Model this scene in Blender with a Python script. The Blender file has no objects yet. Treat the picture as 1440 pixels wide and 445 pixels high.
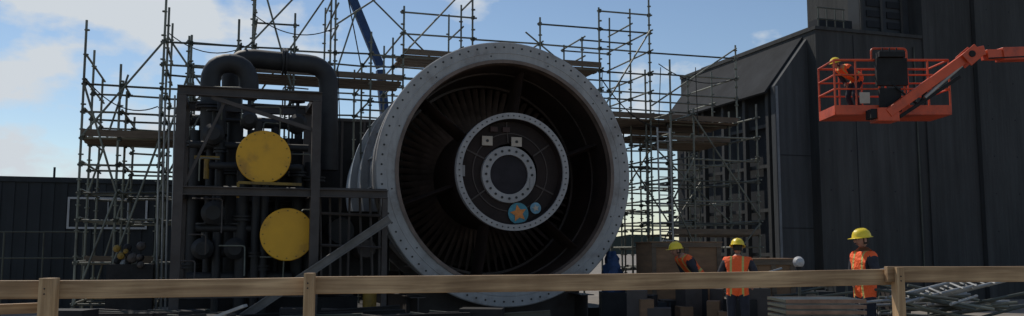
import bpy, math, random
from mathutils import Vector, Matrix
random.seed(7)
rad=math.radians
F=1247.0; PITCH=rad(6); CAMZ=1.45
YAW=rad(18); cs,sn=math.cos(YAW),math.sin(YAW)
O=Vector((-0.07,18,0)); T=Vector((cs,sn,0)); B=Vector((-sn,cs,0))
FR=Matrix.Translation(O)@Matrix.Rotation(YAW,4,'Z')
I4=Matrix.Identity(4)
def ray(px,py):
    u=(px-720)/F; v=(222.5-py)/F
    return Vector((u,math.cos(PITCH)-v*math.sin(PITCH),math.sin(PITCH)+v*math.cos(PITCH)))
def A(px,py,w):      # surveyed point on the plant-grid plane w (metres behind turbine face)
    d=ray(px,py); C=Vector((0,0,CAMZ))
    lam=(w-(C-O).dot(B))/d.dot(B); P=C+d*lam
    return Vector(((P-O).dot(T),w,P.z))
def W(px,py,Y):      # surveyed point at range Y
    d=ray(px,py); return Vector((0,0,CAMZ))+d*(Y/d.y)

# ---------------------------------------------------------------- materials
MC={}
def mat(name,col,rough=0.6,metal=0.0,var=0.25,scale=3.0,bump=0.0,stretch=(1,1,1),dirt=None,detail=6,bscale=None,spec=0.5,streak=0.0):
    if name in MC: return MC[name]
    m=bpy.data.materials.new(name); m.use_nodes=True
    nt=m.node_tree; N=nt.nodes; L=nt.links
    b=N['Principled BSDF']; b.inputs['Roughness'].default_value=rough; b.inputs['Metallic'].default_value=metal
    b.inputs['Specular IOR Level'].default_value=spec
    tc=N.new('ShaderNodeTexCoord'); mp=N.new('ShaderNodeMapping'); mp.inputs['Scale'].default_value=stretch
    L.new(tc.outputs['Object'],mp.inputs['Vector'])
    n=N.new('ShaderNodeTexNoise'); n.inputs['Scale'].default_value=scale; n.inputs['Detail'].default_value=detail
    n.inputs['Roughness'].default_value=0.65
    L.new(mp.outputs['Vector'],n.inputs['Vector'])
    r=N.new('ShaderNodeValToRGB'); r.color_ramp.elements[0].position=0.3; r.color_ramp.elements[1].position=0.7
    dk=[c*(1-var) for c in col] if dirt is None else dirt
    lt=[min(1,c*(1+var)) for c in col]
    r.color_ramp.elements[0].color=(*dk,1); r.color_ramp.elements[1].color=(*lt,1)
    if dirt is not None:
        e=r.color_ramp.elements.new(0.48); e.color=(*col,1)
    L.new(n.outputs['Fac'],r.inputs['Fac']); src=r.outputs['Color']
    if streak>0:
        mp3=N.new('ShaderNodeMapping'); mp3.inputs['Scale'].default_value=(2.2,2.2,0.09); L.new(tc.outputs['Object'],mp3.inputs['Vector'])
        n3=N.new('ShaderNodeTexNoise'); n3.inputs['Scale'].default_value=2.2; n3.inputs['Detail'].default_value=7; n3.inputs['Roughness'].default_value=.7
        L.new(mp3.outputs['Vector'],n3.inputs['Vector'])
        r3=N.new('ShaderNodeValToRGB'); r3.color_ramp.elements[0].position=.35; r3.color_ramp.elements[1].position=.65
        k=1-streak; r3.color_ramp.elements[0].color=(k,k,k,1); r3.color_ramp.elements[1].color=(1+streak*.4,)*3+(1,)
        L.new(n3.outputs['Fac'],r3.inputs['Fac'])
        mx=N.new('ShaderNodeMixRGB'); mx.blend_type='MULTIPLY'; mx.inputs['Fac'].default_value=1
        L.new(src,mx.inputs['Color1']); L.new(r3.outputs['Color'],mx.inputs['Color2']); src=mx.outputs['Color']
    L.new(src,b.inputs['Base Color'])
    if bump>0:
        n2=N.new('ShaderNodeTexNoise'); n2.inputs['Scale'].default_value=bscale or scale*5; n2.inputs['Detail'].default_value=5
        L.new(mp.outputs['Vector'],n2.inputs['Vector'])
        bp=N.new('ShaderNodeBump'); bp.inputs['Strength'].default_value=bump; bp.inputs['Distance'].default_value=0.02
        L.new(n2.outputs['Fac'],bp.inputs['Height']); L.new(bp.outputs['Normal'],b.inputs['Normal'])
    MC[name]=m; return m
M_flange=mat('flange_primer',(0.32,0.31,0.30),0.62,0.0,0.15,1.6,0.15,dirt=(0.19,0.165,0.15),streak=.15)
M_case=mat('casing_steel',(0.38,0.39,0.40),0.5,0.1,0.2,1.5,0.2,dirt=(0.20,0.18,0.17),streak=.25)
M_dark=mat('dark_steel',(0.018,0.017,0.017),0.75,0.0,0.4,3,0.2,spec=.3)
M_inner=mat('exhaust_inner',(0.042,0.027,0.022),0.5,0.2,0.45,2,0.2)
M_blade=mat('blade_metal',(0.14,0.10,0.085),0.42,0.5,0.4,3)
M_hub=mat('hub_plate',(0.020,0.012,0.010),0.7,0.0,0.5,1.8,0.15,spec=.25)
M_hubring=mat('hub_ring',(0.31,0.29,0.28),0.6,0.0,0.2,3)
M_lip=mat('rusty_lip',(0.14,0.10,0.08),0.6,0.1,0.35,3,0.1)
M_bolt=mat('bolt_dark',(0.03,0.028,0.027),0.5,0.5,0.2,8)
M_yel=mat('yellow_paint',(0.66,0.34,0.013),0.55,0,0.10,2,0.05,dirt=(0.40,0.20,0.02))
M_yeld=mat('yellow_dirty',(0.22,0.13,0.015),0.6,0,0.25,4,dirt=(0.08,0.05,0.015))
M_galv=mat('scaffold_tube',(0.135,0.140,0.112),0.55,0.2,0.5,1.3,dirt=(0.055,0.05,0.04))
M_galvd=mat('scaffold_tube_dark',(0.06,0.065,0.052),0.6,0.2,0.45,1.3,dirt=(0.03,0.027,0.022))
M_galvl=mat('galvanised_light',(0.30,0.30,0.29),0.45,0.4,0.3,2)
M_board=mat('scaffold_board',(0.12,0.088,0.06),0.85,0,0.35,2,0.3,(1,8,8))
M_skid=mat('skid_steel',(0.055,0.045,0.040),0.65,0.1,0.35,2,0.2,dirt=(0.035,0.024,0.019))
M_pipe=mat('pipe_paint',(0.022,0.022,0.023),0.6,0.0,0.4,2,0.1,spec=.35)
M_conc=mat('dark_cladding',(0.050,0.051,0.050),0.85,0,0.35,0.5,0.4,(1,1,0.3),bscale=14,spec=.3,streak=.3)
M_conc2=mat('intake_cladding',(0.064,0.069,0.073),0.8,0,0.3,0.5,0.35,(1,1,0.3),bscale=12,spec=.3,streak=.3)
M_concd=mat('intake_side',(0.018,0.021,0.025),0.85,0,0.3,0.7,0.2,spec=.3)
M_grey=mat('setback_grey',(0.042,0.048,0.054),0.85,0,0.2,1,spec=.25)
M_cont=mat('site_building_paint',(0.019,0.023,0.027),0.65,0.0,0.25,1,0.1,spec=.35,streak=.25)
M_white=mat('white_paint',(0.42,0.42,0.42),0.6,0,0.15,3)
M_blue=mat('blue_paint',(0.016,0.045,0.12),0.7,0,0.3,5,0.3)
M_org=mat('lift_orange',(0.56,0.072,0.018),0.45,0,0.2,2,0.03,dirt=(0.30,0.042,0.015))
M_blk=mat('rubber_black',(0.016,0.016,0.016),0.75,0,0.3,4,spec=.3)
M_ply=mat('plywood',(0.20,0.115,0.06),0.8,0,0.25,2,0.1,(1,1,5))
M_skin=mat('skin',(0.36,0.19,0.13),0.55,0,0.1,10)
M_cloth=mat('navy_workwear',(0.018,0.022,0.035),0.9,0,0.35,6,0.4,bscale=25)
M_shirt=mat('dark_sleeve',(0.03,0.03,0.04),0.9,0,0.35,7,0.4,bscale=25)
M_hat=mat('hardhat_yellow',(0.82,0.60,0.03),0.35,0,0.06,5)
M_hair=mat('hair_dark',(0.02,0.014,0.01),0.8,0,0.3,30)
M_teal=mat('teal_patch',(0.05,0.20,0.25),0.6,0,0.3,8)
M_star=mat('orange_star',(0.60,0.20,0.04),0.6,0,0.25,12)
M_cream=mat('cream_tag',(0.42,0.35,0.28),0.7,0,0.12,6)
M_ground=mat('gravel_dirt',(0.20,0.175,0.145),0.95,0,0.3,1.2,0.6,bscale=9)
M_hill=mat('far_trees',(0.03,0.04,0.03),0.9,0,0.4,0.05)
M_tarp=mat('tarp_pale',(0.30,0.31,0.31),0.6,0,0.25,3,0.6,bscale=5)

def wood_mat(name,c1,c2,axis_scale):
    m=bpy.data.materials.new(name); m.use_nodes=True; nt=m.node_tree;N=nt.nodes;L=nt.links
    b=N['Principled BSDF']; b.inputs['Roughness'].default_value=0.75
    tc=N.new('ShaderNodeTexCoord'); mp=N.new('ShaderNodeMapping'); mp.inputs['Scale'].default_value=axis_scale
    L.new(tc.outputs['Object'],mp.inputs['Vector'])
    n=N.new('ShaderNodeTexNoise'); n.inputs['Scale'].default_value=3; n.inputs['Detail'].default_value=8; n.inputs['Distortion'].default_value=0.8
    L.new(mp.outputs['Vector'],n.inputs['Vector'])
    r=N.new('ShaderNodeValToRGB'); r.color_ramp.elements[0].position=0.35; r.color_ramp.elements[1].position=0.65
    r.color_ramp.elements[0].color=(*c1,1); r.color_ramp.elements[1].color=(*c2,1)
    L.new(n.outputs['Fac'],r.inputs['Fac'])
    n2=N.new('ShaderNodeTexNoise'); n2.inputs['Scale'].default_value=1.9; n2.inputs['Detail'].default_value=6
    L.new(tc.outputs['Object'],n2.inputs['Vector'])
    r2=N.new('ShaderNodeValToRGB'); r2.color_ramp.elements[0].position=0.36; r2.color_ramp.elements[1].position=0.62
    r2.color_ramp.elements[0].color=(0.5,0.46,0.42,1); r2.color_ramp.elements[1].color=(1,1,1,1)
    L.new(n2.outputs['Fac'],r2.inputs['Fac'])
    mx=N.new('ShaderNodeMixRGB'); mx.blend_type='MULTIPLY'; mx.inputs['Fac'].default_value=1
    L.new(r.outputs['Color'],mx.inputs['Color1']); L.new(r2.outputs['Color'],mx.inputs['Color2'])
    v=N.new('ShaderNodeTexVoronoi'); v.inputs['Scale'].default_value=3.4
    mp2=N.new('ShaderNodeMapping'); mp2.inputs['Scale'].default_value=(1,1,2.2) if axis_scale[0]<axis_scale[2] else (2.2,1,1)
    L.new(tc.outputs['Object'],mp2.inputs['Vector']); L.new(mp2.outputs['Vector'],v.inputs['Vector'])
    r3=N.new('ShaderNodeValToRGB'); r3.color_ramp.elements[0].position=0.04; r3.color_ramp.elements[1].position=0.09
    r3.color_ramp.elements[0].color=(0.30,0.20,0.14,1); r3.color_ramp.elements[1].color=(1,1,1,1)
    L.new(v.outputs['Distance'],r3.inputs['Fac'])
    mx2=N.new('ShaderNodeMixRGB'); mx2.blend_type='MULTIPLY'; mx2.inputs['Fac'].default_value=1
    L.new(mx.outputs['Color'],mx2.inputs['Color1']); L.new(r3.outputs['Color'],mx2.inputs['Color2'])
    L.new(mx2.outputs['Color'],b.inputs['Base Color'])
    bp=N.new('ShaderNodeBump'); bp.inputs['Strength'].default_value=0.3; bp.inputs['Distance'].default_value=0.004
    L.new(n.outputs['Fac'],bp.inputs['Height']); L.new(bp.outputs['Normal'],b.inputs['Normal'])
    return m
M_rail=wood_mat('lumber_rail',(0.36,0.225,0.115),(0.62,0.42,0.23),(0.7,14,14))
M_post=wood_mat('lumber_post',(0.40,0.25,0.125),(0.64,0.44,0.24),(14,14,0.7))

def vest_mat():
    m=bpy.data.materials.new('hi_vis_vest'); m.use_nodes=True; nt=m.node_tree;N=nt.nodes;L=nt.links
    b=N['Principled BSDF']; b.inputs['Roughness'].default_value=0.75
    at=N.new('ShaderNodeAttribute'); at.attribute_name='rest'
    sp=N.new('ShaderNodeSeparateXYZ'); L.new(at.outputs['Vector'],sp.inputs[0])
    def band(src,c,h,absol=False):
        s=src
        if absol:
            a=N.new('ShaderNodeMath'); a.operation='ABSOLUTE'; L.new(s,a.inputs[0]); s=a.outputs[0]
        c1=N.new('ShaderNodeMath'); c1.operation='SUBTRACT'; L.new(s,c1.inputs[0]); c1.inputs[1].default_value=c
        c2=N.new('ShaderNodeMath'); c2.operation='ABSOLUTE'; L.new(c1.outputs[0],c2.inputs[0])
        c3=N.new('ShaderNodeMath'); c3.operation='LESS_THAN'; L.new(c2.outputs[0],c3.inputs[0]); c3.inputs[1].default_value=h
        return c3.outputs[0]
    h=band(sp.outputs['Z'],1.08,0.022); v=band(sp.outputs['X'],0.10,0.018,True)
    mx=N.new('ShaderNodeMath'); mx.operation='MAXIMUM'; L.new(h,mx.inputs[0]); L.new(v,mx.inputs[1])
    mix=N.new('ShaderNodeMixRGB'); mix.inputs['Color1'].default_value=(0.92,0.12,0.02,1); mix.inputs['Color2'].default_value=(0.50,0.45,0.13,1)
    L.new(mx.outputs[0],mix.inputs['Fac']); L.new(mix.outputs['Color'],b.inputs['Base Color'])
    n=N.new('ShaderNodeTexNoise'); n.inputs['Scale'].default_value=14
    tc=N.new('ShaderNodeTexCoord'); L.new(tc.outputs['Object'],n.inputs['Vector'])
    bp=N.new('ShaderNodeBump'); bp.inputs['Strength'].default_value=0.8; bp.inputs['Distance'].default_value=0.05
    L.new(n.outputs['Fac'],bp.inputs['Height']); L.new(bp.outputs['Normal'],b.inputs['Normal'])
    return m
M_vest=vest_mat()

# ---------------------------------------------------------------- mesh builder
class MB:
    def __init__(s): s.v=[]; s.f=[]; s.m=[]; s.mats=[]
    def mi(s,m):
        if m not in s.mats: s.mats.append(m)
        return s.mats.index(m)
    def add(s,vs,fs,m):
        o=len(s.v); s.v+= [tuple(v) for v in vs]; k=s.mi(m)
        for f in fs: s.f.append([i+o for i in f]); s.m.append(k)
    def box(s,c,size,m,rot=None):
        x,y,z=[a/2 for a in size]; c=Vector(c)
        vs=[Vector(p) for p in ((-x,-y,-z),(x,-y,-z),(x,y,-z),(-x,y,-z),(-x,-y,z),(x,-y,z),(x,y,z),(-x,y,z))]
        if rot is not None: vs=[rot@v for v in vs]
        s.add([v+c for v in vs],[(0,3,2,1),(4,5,6,7),(0,1,5,4),(1,2,6,5),(2,3,7,6),(3,0,4,7)],m)
    def bb(s,a,b,m):
        a=Vector(a);b=Vector(b); s.box((a+b)/2,[abs(q) for q in (b-a)],m)
    def tube(s,p,q,r,m,n=7,r2=None,cap=True):
        p=Vector(p);q=Vector(q);d=q-p
        if d.length<1e-5: return
        d.normalize(); a=Vector((0,0,1)) if abs(d.z)<0.9 else Vector((1,0,0))
        x=d.cross(a).normalized(); y=d.cross(x); r2=r if r2 is None else r2
        vs=[];
        for k in range(n):
            t=2*math.pi*k/n; o=x*math.cos(t)+y*math.sin(t); vs.append(p+o*r)
        for k in range(n):
            t=2*math.pi*k/n; o=x*math.cos(t)+y*math.sin(t); vs.append(q+o*r2)
        fs=[(k,(k+1)%n,n+(k+1)%n,n+k) for k in range(n)]
        if cap: fs+=[tuple(range(n-1,-1,-1)),tuple(range(n,2*n))]
        s.add(vs,fs,m)
    def beam(s,p,q,wd,ht,m):   # rectangular member between two points
        p=Vector(p);q=Vector(q);d=(q-p); L=d.length; d.normalize()
        a=Vector((0,0,1)) if abs(d.z)<0.95 else Vector((0,1,0))
        y=a.cross(d).normalized(); z=d.cross(y)
        R=Matrix((d,y,z)).transposed()
        s.box((p+q)/2,(L,wd,ht),m,R)
    def ibeam(s,p,q,wd,ht,m):
        p=Vector(p);q=Vector(q);d=(q-p); L=d.length; d.normalize()
        a=Vector((0,0,1)) if abs(d.z)<0.95 else Vector((0,1,0))
        y=a.cross(d).normalized(); z=d.cross(y); R=Matrix((d,y,z)).transposed(); c=(p+q)/2; t=0.018
        s.box(c,(L,t,ht-2*t),m,R); s.box(c+z*(ht/2-t/2),(L,wd,t),m,R); s.box(c-z*(ht/2-t/2),(L,wd,t),m,R)
    def pipe(s,pts,r,m,n=14,bend=0.0):
        P=[Vector(p) for p in pts]
        if bend>0:
            Q=[P[0]]
            for i in range(1,len(P)-1):
                a=(P[i-1]-P[i]).normalized(); b=(P[i+1]-P[i]).normalized()
                s0=P[i]+a*bend; s1=P[i]+b*bend
                for k in range(7):
                    t=k/6; Q.append(s0*(1-t)**2+P[i]*2*t*(1-t)+s1*t*t)
            Q.append(P[-1]); P=Q
        rings=[]; up=None
        for i,p in enumerate(P):
            d=(P[min(i+1,len(P)-1)]-P[max(i-1,0)]).normalized()
            if up is None:
                a=Vector((0,0,1)) if abs(d.z)<0.9 else Vector((1,0,0)); up=d.cross(a).normalized()
            up=(up-d*up.dot(d)).normalized(); y=d.cross(up)
            rings.append([p+(up*math.cos(2*math.pi*k/n)+y*math.sin(2*math.pi*k/n))*r for k in range(n)])
        vs=[v for rr in rings for v in rr]; fs=[]
        for i in range(len(rings)-1):
            for k in range(n): fs.append((i*n+k,i*n+(k+1)%n,(i+1)*n+(k+1)%n,(i+1)*n+k))
        fs+=[tuple(range(n-1,-1,-1)),tuple((len(rings)-1)*n+k for k in range(n))]
        s.add(vs,fs,m)
    def lathe(s,prof,c,m,n=96):   # prof: (w, r) about axis +w (local y) through c
        vs=[];fs=[]
        for (w,r) in prof:
            for k in range(n):
                t=2*math.pi*k/n; vs.append((c[0]+r*math.cos(t),c[1]+w,c[2]+r*math.sin(t)))
        for i in range(len(prof)-1):
            for k in range(n): fs.append((i*n+k,i*n+(k+1)%n,(i+1)*n+(k+1)%n,(i+1)*n+k))
        s.add(vs,fs,m)
    def prism(s,poly,w0,w1,m):   # poly in (u,z) extruded in w
        n=len(poly); vs=[(a,w0,b) for a,b in poly]+[(a,w1,b) for a,b in poly]
        s.add(vs,[tuple(range(n)),tuple(range(2*n-1,n-1,-1))]+[(k,n+k,n+(k+1)%n,(k+1)%n) for k in range(n)],m)
    def obj(s,name,mw=I4,parent=None,smooth=True,bevel=0):
        me=bpy.data.meshes.new(name); me.from_pydata(s.v,[],s.f)
        for m in s.mats: me.materials.append(m)
        for p,k in zip(me.polygons,s.m): p.material_index=k
        me.update()
        if smooth:
            me.shade_smooth()
            try: me.set_sharp_from_angle(angle=rad(38))
            except Exception: pass
        ob=bpy.data.objects.new(name,me); bpy.context.collection.objects.link(ob)
        if parent is not None: ob.parent=parent
        else: ob.matrix_world=mw
        if bevel>0:
            bm=ob.modifiers.new('b','BEVEL'); bm.width=bevel; bm.segments=2; bm.limit_method='ANGLE'
        return ob
def empty(name,mw=I4):
    e=bpy.data.objects.new(name,None); bpy.context.collection.objects.link(e); e.matrix_world=mw; return e

# ---------------------------------------------------------------- camera / light / sky
cam=bpy.data.cameras.new('camera'); co=bpy.data.objects.new('camera',cam); bpy.context.collection.objects.link(co)
cam.sensor_width=36; cam.lens=36*F/1440; cam.clip_end=6000; cam.clip_start=0.05
co.location=(0,0,CAMZ); co.rotation_euler=(rad(90)+PITCH,0,0); bpy.context.scene.camera=co
SAZ,SEL=rad(-40),rad(50)
wd=bpy.data.worlds.new('World'); bpy.context.scene.world=wd; wd.use_nodes=True
nt=wd.node_tree; N=nt.nodes; L=nt.links; bg=N['Background']; out=N['World Output']
sky=N.new('ShaderNodeTexSky'); sky.sky_type='NISHITA'; sky.sun_disc=False; sky.sun_elevation=SEL; sky.sun_rotation=SAZ
sky.air_density=1.0; sky.dust_density=0.15; sky.ozone_density=1.8
L.new(sky.outputs[0],bg.inputs[0]); bg.inputs[1].default_value=0.095
bg2=N.new('ShaderNodeBackground'); bg2.inputs[0].default_value=(0.80,0.86,0.92,1); bg2.inputs[1].default_value=0.78
tc=N.new('ShaderNodeTexCoord'); mp=N.new('ShaderNodeMapping'); mp.inputs['Scale'].default_value=(1,1,1.9); mp.inputs['Location'].default_value=(0.35,0.2,0.1)
L.new(tc.outputs['Generated'],mp.inputs[0])
ns=N.new('ShaderNodeTexNoise'); ns.inputs['Scale'].default_value=7.5; ns.inputs['Detail'].default_value=10; ns.inputs['Roughness'].default_value=0.54
L.new(mp.outputs[0],ns.inputs['Vector'])
dp=N.new('ShaderNodeVectorMath'); dp.operation='DOT_PRODUCT'; L.new(tc.outputs['Generated'],dp.inputs[0])
cdir=ray(80,85).normalized(); dp.inputs[1].default_value=cdir
mr=N.new('ShaderNodeMapRange'); mr.inputs[1].default_value=0.965; mr.inputs[2].default_value=0.999; mr.inputs[3].default_value=-0.035; mr.inputs[4].default_value=0.11
L.new(dp.outputs['Value'],mr.inputs[0])
ad=N.new('ShaderNodeMath'); ad.operation='ADD'; L.new(ns.outputs['Fac'],ad.inputs[0]); L.new(mr.outputs[0],ad.inputs[1])
rp=N.new('ShaderNodeValToRGB'); rp.color_ramp.elements[0].position=0.515; rp.color_ramp.elements[1].position=0.625
L.new(ad.outputs[0],rp.inputs[0])
mxs=N.new('ShaderNodeMixShader'); L.new(rp.outputs[0],mxs.inputs[0]); L.new(bg.outputs[0],mxs.inputs[1]); L.new(bg2.outputs[0],mxs.inputs[2]); L.new(mxs.outputs[0],out.inputs[0])
sl=bpy.data.lights.new('sun','SUN'); sl.energy=3.2; sl.angle=rad(0.53); sl.color=(1,0.93,0.83)
so=bpy.data.objects.new('sun',sl); bpy.context.collection.objects.link(so)
sd=Vector((math.sin(SAZ)*math.cos(SEL),math.cos(SAZ)*math.cos(SEL),math.sin(SEL)))
so.rotation_euler=sd.to_track_quat('Z','Y').to_euler()
sc=bpy.context.scene; sc.view_settings.view_transform='Standard'; sc.view_settings.look='None'; sc.view_settings.exposure=0

# ---------------------------------------------------------------- ground, hills
g=MB(); g.add([(-2500,-400,0),(2500,-400,0),(2500,5000,0),(-2500,5000,0)],[(0,1,2,3)],M_ground); g.obj('ground',smooth=False)
h=MB(); vs=[];fs=[];n=160
for i in range(n+1):
    x=-500+1000*i/n; z=5+2.5*math.sin(i*0.23)+1.4*math.sin(i*0.71+1)+random.random()*1.2
    vs+=[(x,420,-1),(x,425,z),(x,470,-1)]
for i in range(n):
    a=i*3; fs+=[(a,a+3,a+4,a+1),(a+1,a+4,a+5,a+2)]
h.add(vs,fs,M_hill); h.obj('distant_treeline',smooth=False)

# ---------------------------------------------------------------- gas turbine exhaust end
tur=empty('gas_turbine',FR)
ZC=3.04; c0=(0,0,ZC)
m=MB()
m.lathe([(0.02,2.28),(-0.02,2.30),(-0.02,2.34),(0.0,2.345),(0.0,2.69),(0.02,2.71),(0.13,2.71),(0.13,2.56),(0.16,2.55)],c0,M_flange,128)
m.lathe([(0.0,2.47),(-0.008,2.475),(-0.008,2.49),(0.0,2.495)],c0,M_flange,128)
m.obj('front_flange',parent=tur)
m=MB()
m.lathe([(0.12,2.245),(-0.03,2.265),(-0.035,2.335),(0.005,2.34)],c0,M_lip,128); m.obj('inner_lip',parent=tur)
m=MB()
for k in range(84):
    t=2*math.pi*(k+.5)/84; x,z=2.60*math.cos(t),ZC+2.60*math.sin(t)
    m.tube((x,-0.006,z),(x,0.02,z),0.021,M_bolt,8)
for k in range(12):
    t=2*math.pi*(k+.3)/12; x,z=2.42*math.cos(t),ZC+2.42*math.sin(t)
    m.tube((x,-0.006,z),(x,0.02,z),0.017,M_bolt,8)
m.obj('flange_bolts',parent=tur)
m=MB()
m.lathe([(0.13,2.54),(0.5,2.54),(0.55,2.52)],c0,M_case,128)
m.lathe([(0.55,2.52),(0.55,2.68),(0.67,2.68),(0.67,2.52)],c0,M_flange,128)
m.lathe([(0.67,2.50),(1.9,2.48),(2.6,2.46)],c0,M_case,128)
m.lathe([(2.6,2.46),(2.6,2.62),(2.72,2.62),(2.72,2.46)],c0,M_flange,128)
m.lathe([(2.72,2.44),(4.6,2.42)],c0,M_case,128)
m.lathe([(4.6,2.42),(4.6,2.58),(4.74,2.58),(4.74,2.42)],c0,M_case,128)
m.lathe([(4.74,2.40),(7.2,2.35),(7.2,0.3)],c0,M_case,96)
for a in range(0,360,15):
    t=rad(a+5); r=2.50
    m.beam((r*math.cos(t),0.68,ZC+r*math.sin(t)),(r*math.cos(t),2.59,ZC+r*math.sin(t)-0.0),0.03,0.03,M_case)
m.obj('outer_casing',parent=tur)
m=MB()
m.lathe([(0.0,2.26),(0.9,2.22),(2.0,2.08),(2.6,2.02),(3.6,1.95),(3.6,0.2)],c0,M_inner,128)
m.lathe([(0.85,2.235),(0.85,2.19),(0.93,2.19),(0.93,2.225)],c0,M_inner,128)
m.lathe([(1.75,2.12),(1.75,2.06),(1.83,2.06),(1.83,2.11)],c0,M_inner,128)
m.obj('exhaust_liner',parent=tur)
m=MB()
nb=72
for k in range(nb):
    t0=2*math.pi*k/nb
    vs=[];fs=[]
    R=[1.12,1.4,1.7,2.07]
    for j,r in enumerate(R):
        tw=rad(28+9*j); ch=0.20-0.02*j
        for sgn,off in ((-1,0),(0,0.022),(1,0),(0,0.006)):
            du=sgn*ch/2*math.cos(tw)+off; dw=sgn*ch/2*math.sin(tw)
            ang=t0+du/r
            vs.append((r*math.cos(ang),1.95+dw,ZC+r*math.sin(ang)))
    for j in range(3):
        for q in range(4): fs.append((j*4+q,j*4+(q+1)%4,j*4+4+(q+1)%4,j*4+4+q))
    m.add(vs,fs,M_blade)
m.obj('last_stage_blades',parent=tur)
m=MB()
for a in (14,74,134,194,254,314):
    t=rad(a); e=Vector((math.cos(t),0,math.sin(t))); p=Vector((-math.sin(t),0,math.cos(t)))
    vs=[];fs=[]; prof=[(-0.4,0),(-0.3,0.045),(0,0.06),(0.4,0.02),(0.4,-0.02),(0,-0.06),(-0.3,-0.045)]
    for r in (0.95,2.25):
        for (dw,dt) in prof:
            vs.append(Vector(c0)+e*r+p*(dt+ (r-0.95)*0.12)+Vector((0,0.8+dw,0)))
    n=len(prof); fs=[(i,(i+1)%n,n+(i+1)%n,n+i) for i in range(n)]
    m.add(vs,fs,M_inner)
m.obj('struts',parent=tur)
m=MB()
m.lathe([(2.9,1.12),(0.0,1.08),(-0.28,1.09)],c0,M_inner,96)
m.lathe([(-0.2,1.09),(-0.2,1.185),(-0.34,1.185),(-0.34,1.065),(-0.2,1.06)],c0,M_hubring,96)
m.lathe([(-0.30,1.065),(-0.12,1.03),(-0.10,0.58)],c0,M_hub,96)
m.lathe([(-0.10,0.58),(-0.17,0.57),(-0.17,0.40),(-0.12,0.40)],(-0.04,0,ZC-0.05),M_hubring,64)
m.lathe([(-0.125,0.41),(-0.125,0.001)],(-0.04,0,ZC-0.05),mat('hub_cap',(0.024,0.020,0.023),0.75,0.0,0.3,4,spec=.25),64)
m.lathe([(-0.11,0.80),(-0.125,0.80),(-0.125,0.78),(-0.10,0.78)],c0,M_inner,64)
for a in (35,95,155,215,275,335):
    t=rad(a); m.beam((0.6*math.cos(t),-0.115,ZC+0.6*math.sin(t)),(1.02*math.cos(t),-0.125,ZC+1.02*math.sin(t)),0.02,0.03,M_inner)
m.obj('centre_hub',parent=tur)
m=MB()
for k in range(60):
    t=2*math.pi*k/60; x,z=1.125*math.cos(t),ZC+1.125*math.sin(t)
    m.tube((x,-0.352,z),(x,-0.33,z),0.015,M_bolt,6)
for k in range(20):
    t=2*math.pi*k/20; x,z=-0.04+0.487*math.cos(t),ZC-0.05+0.487*math.sin(t)
    m.tube((x,-0.182,z),(x,-0.16,z),0.026,M_bolt,8)
m.obj('hub_bolts',parent=tur)
m=MB()
def disc(u,z,r,w,mt,n=28): m.tube((u,w,z),(u,w+0.012,z),r,mt,n)
for u in (-0.50,0.12):
    m.box((u,-0.15,ZC+0.62),(0.22,0.03,0.19),M_cream)
    m.tube((u,-0.175,ZC+0.62),(u,-0.155,ZC+0.62),0.03,M_bolt,10)
for (u,z) in ((-1.0,0.0),(0.43,-0.2)):
    m.box((u,-0.17,ZC+z),(0.06,0.04,0.22),M_hubring)
for u in (-0.36,-0.10): m.box((u,-0.15,ZC+0.86),(0.15,0.04,0.10),mat('red_brown',(0.045,0.02,0.016),0.7))
disc(0.16,ZC-0.83,0.215,-0.15,M_teal)
pts=[]
for k in range(10):
    t=math.pi/2+k*math.pi/5+0.2; r=0.18 if k%2==0 else 0.085; pts.append((0.16+r*math.cos(t),ZC-0.83+r*math.sin(t)))
m.prism(pts,-0.163,-0.151,M_star)
disc(0.53,ZC-0.72,0.115,-0.152,mat('pale_blue',(0.14,0.28,0.36),0.6,0,0.3,9))
pts=[(0.53+(0.08 if k%2==0 else 0.035)*math.cos(0.5+k*math.pi/5),ZC-0.72+(0.08 if k%2==0 else 0.035)*math.sin(0.5+k*math.pi/5)) for k in range(10)]
m.prism(pts,-0.164,-0.153,M_cream)
m.obj('hub_tags',parent=tur)
m=MB()   # supports / pedestal
for w in (0.9,3.6,6.2):
    m.prism([(-1.9,0.0),(1.9,0.0),(1.9,1.0),(1.2,0.95),(0.6,0.62),(0,0.52),(-0.6,0.62),(-1.2,0.95),(-1.9,1.0)],w,w+0.35,M_skid)
for u in (-1.8,1.8): m.ibeam((u,0.2,0.3),(u,8,0.3),0.3,0.5,M_skid)
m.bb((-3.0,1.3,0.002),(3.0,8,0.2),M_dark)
m.obj('support_saddles',parent=tur)
m=MB(); m.bb((-2.6,7.25,0.002),(2.6,10.5,5.0),M_dark)
for u in [x*0.6-2.5 for x in range(9)]: m.bb((u,7.21,0.1),(u+0.06,7.25,5.0),M_skid)
m.bb((-2.65,7.2,5.0),(2.65,10.6,5.08),M_skid)
m.obj('turbine_enclosure',FR)

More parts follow.
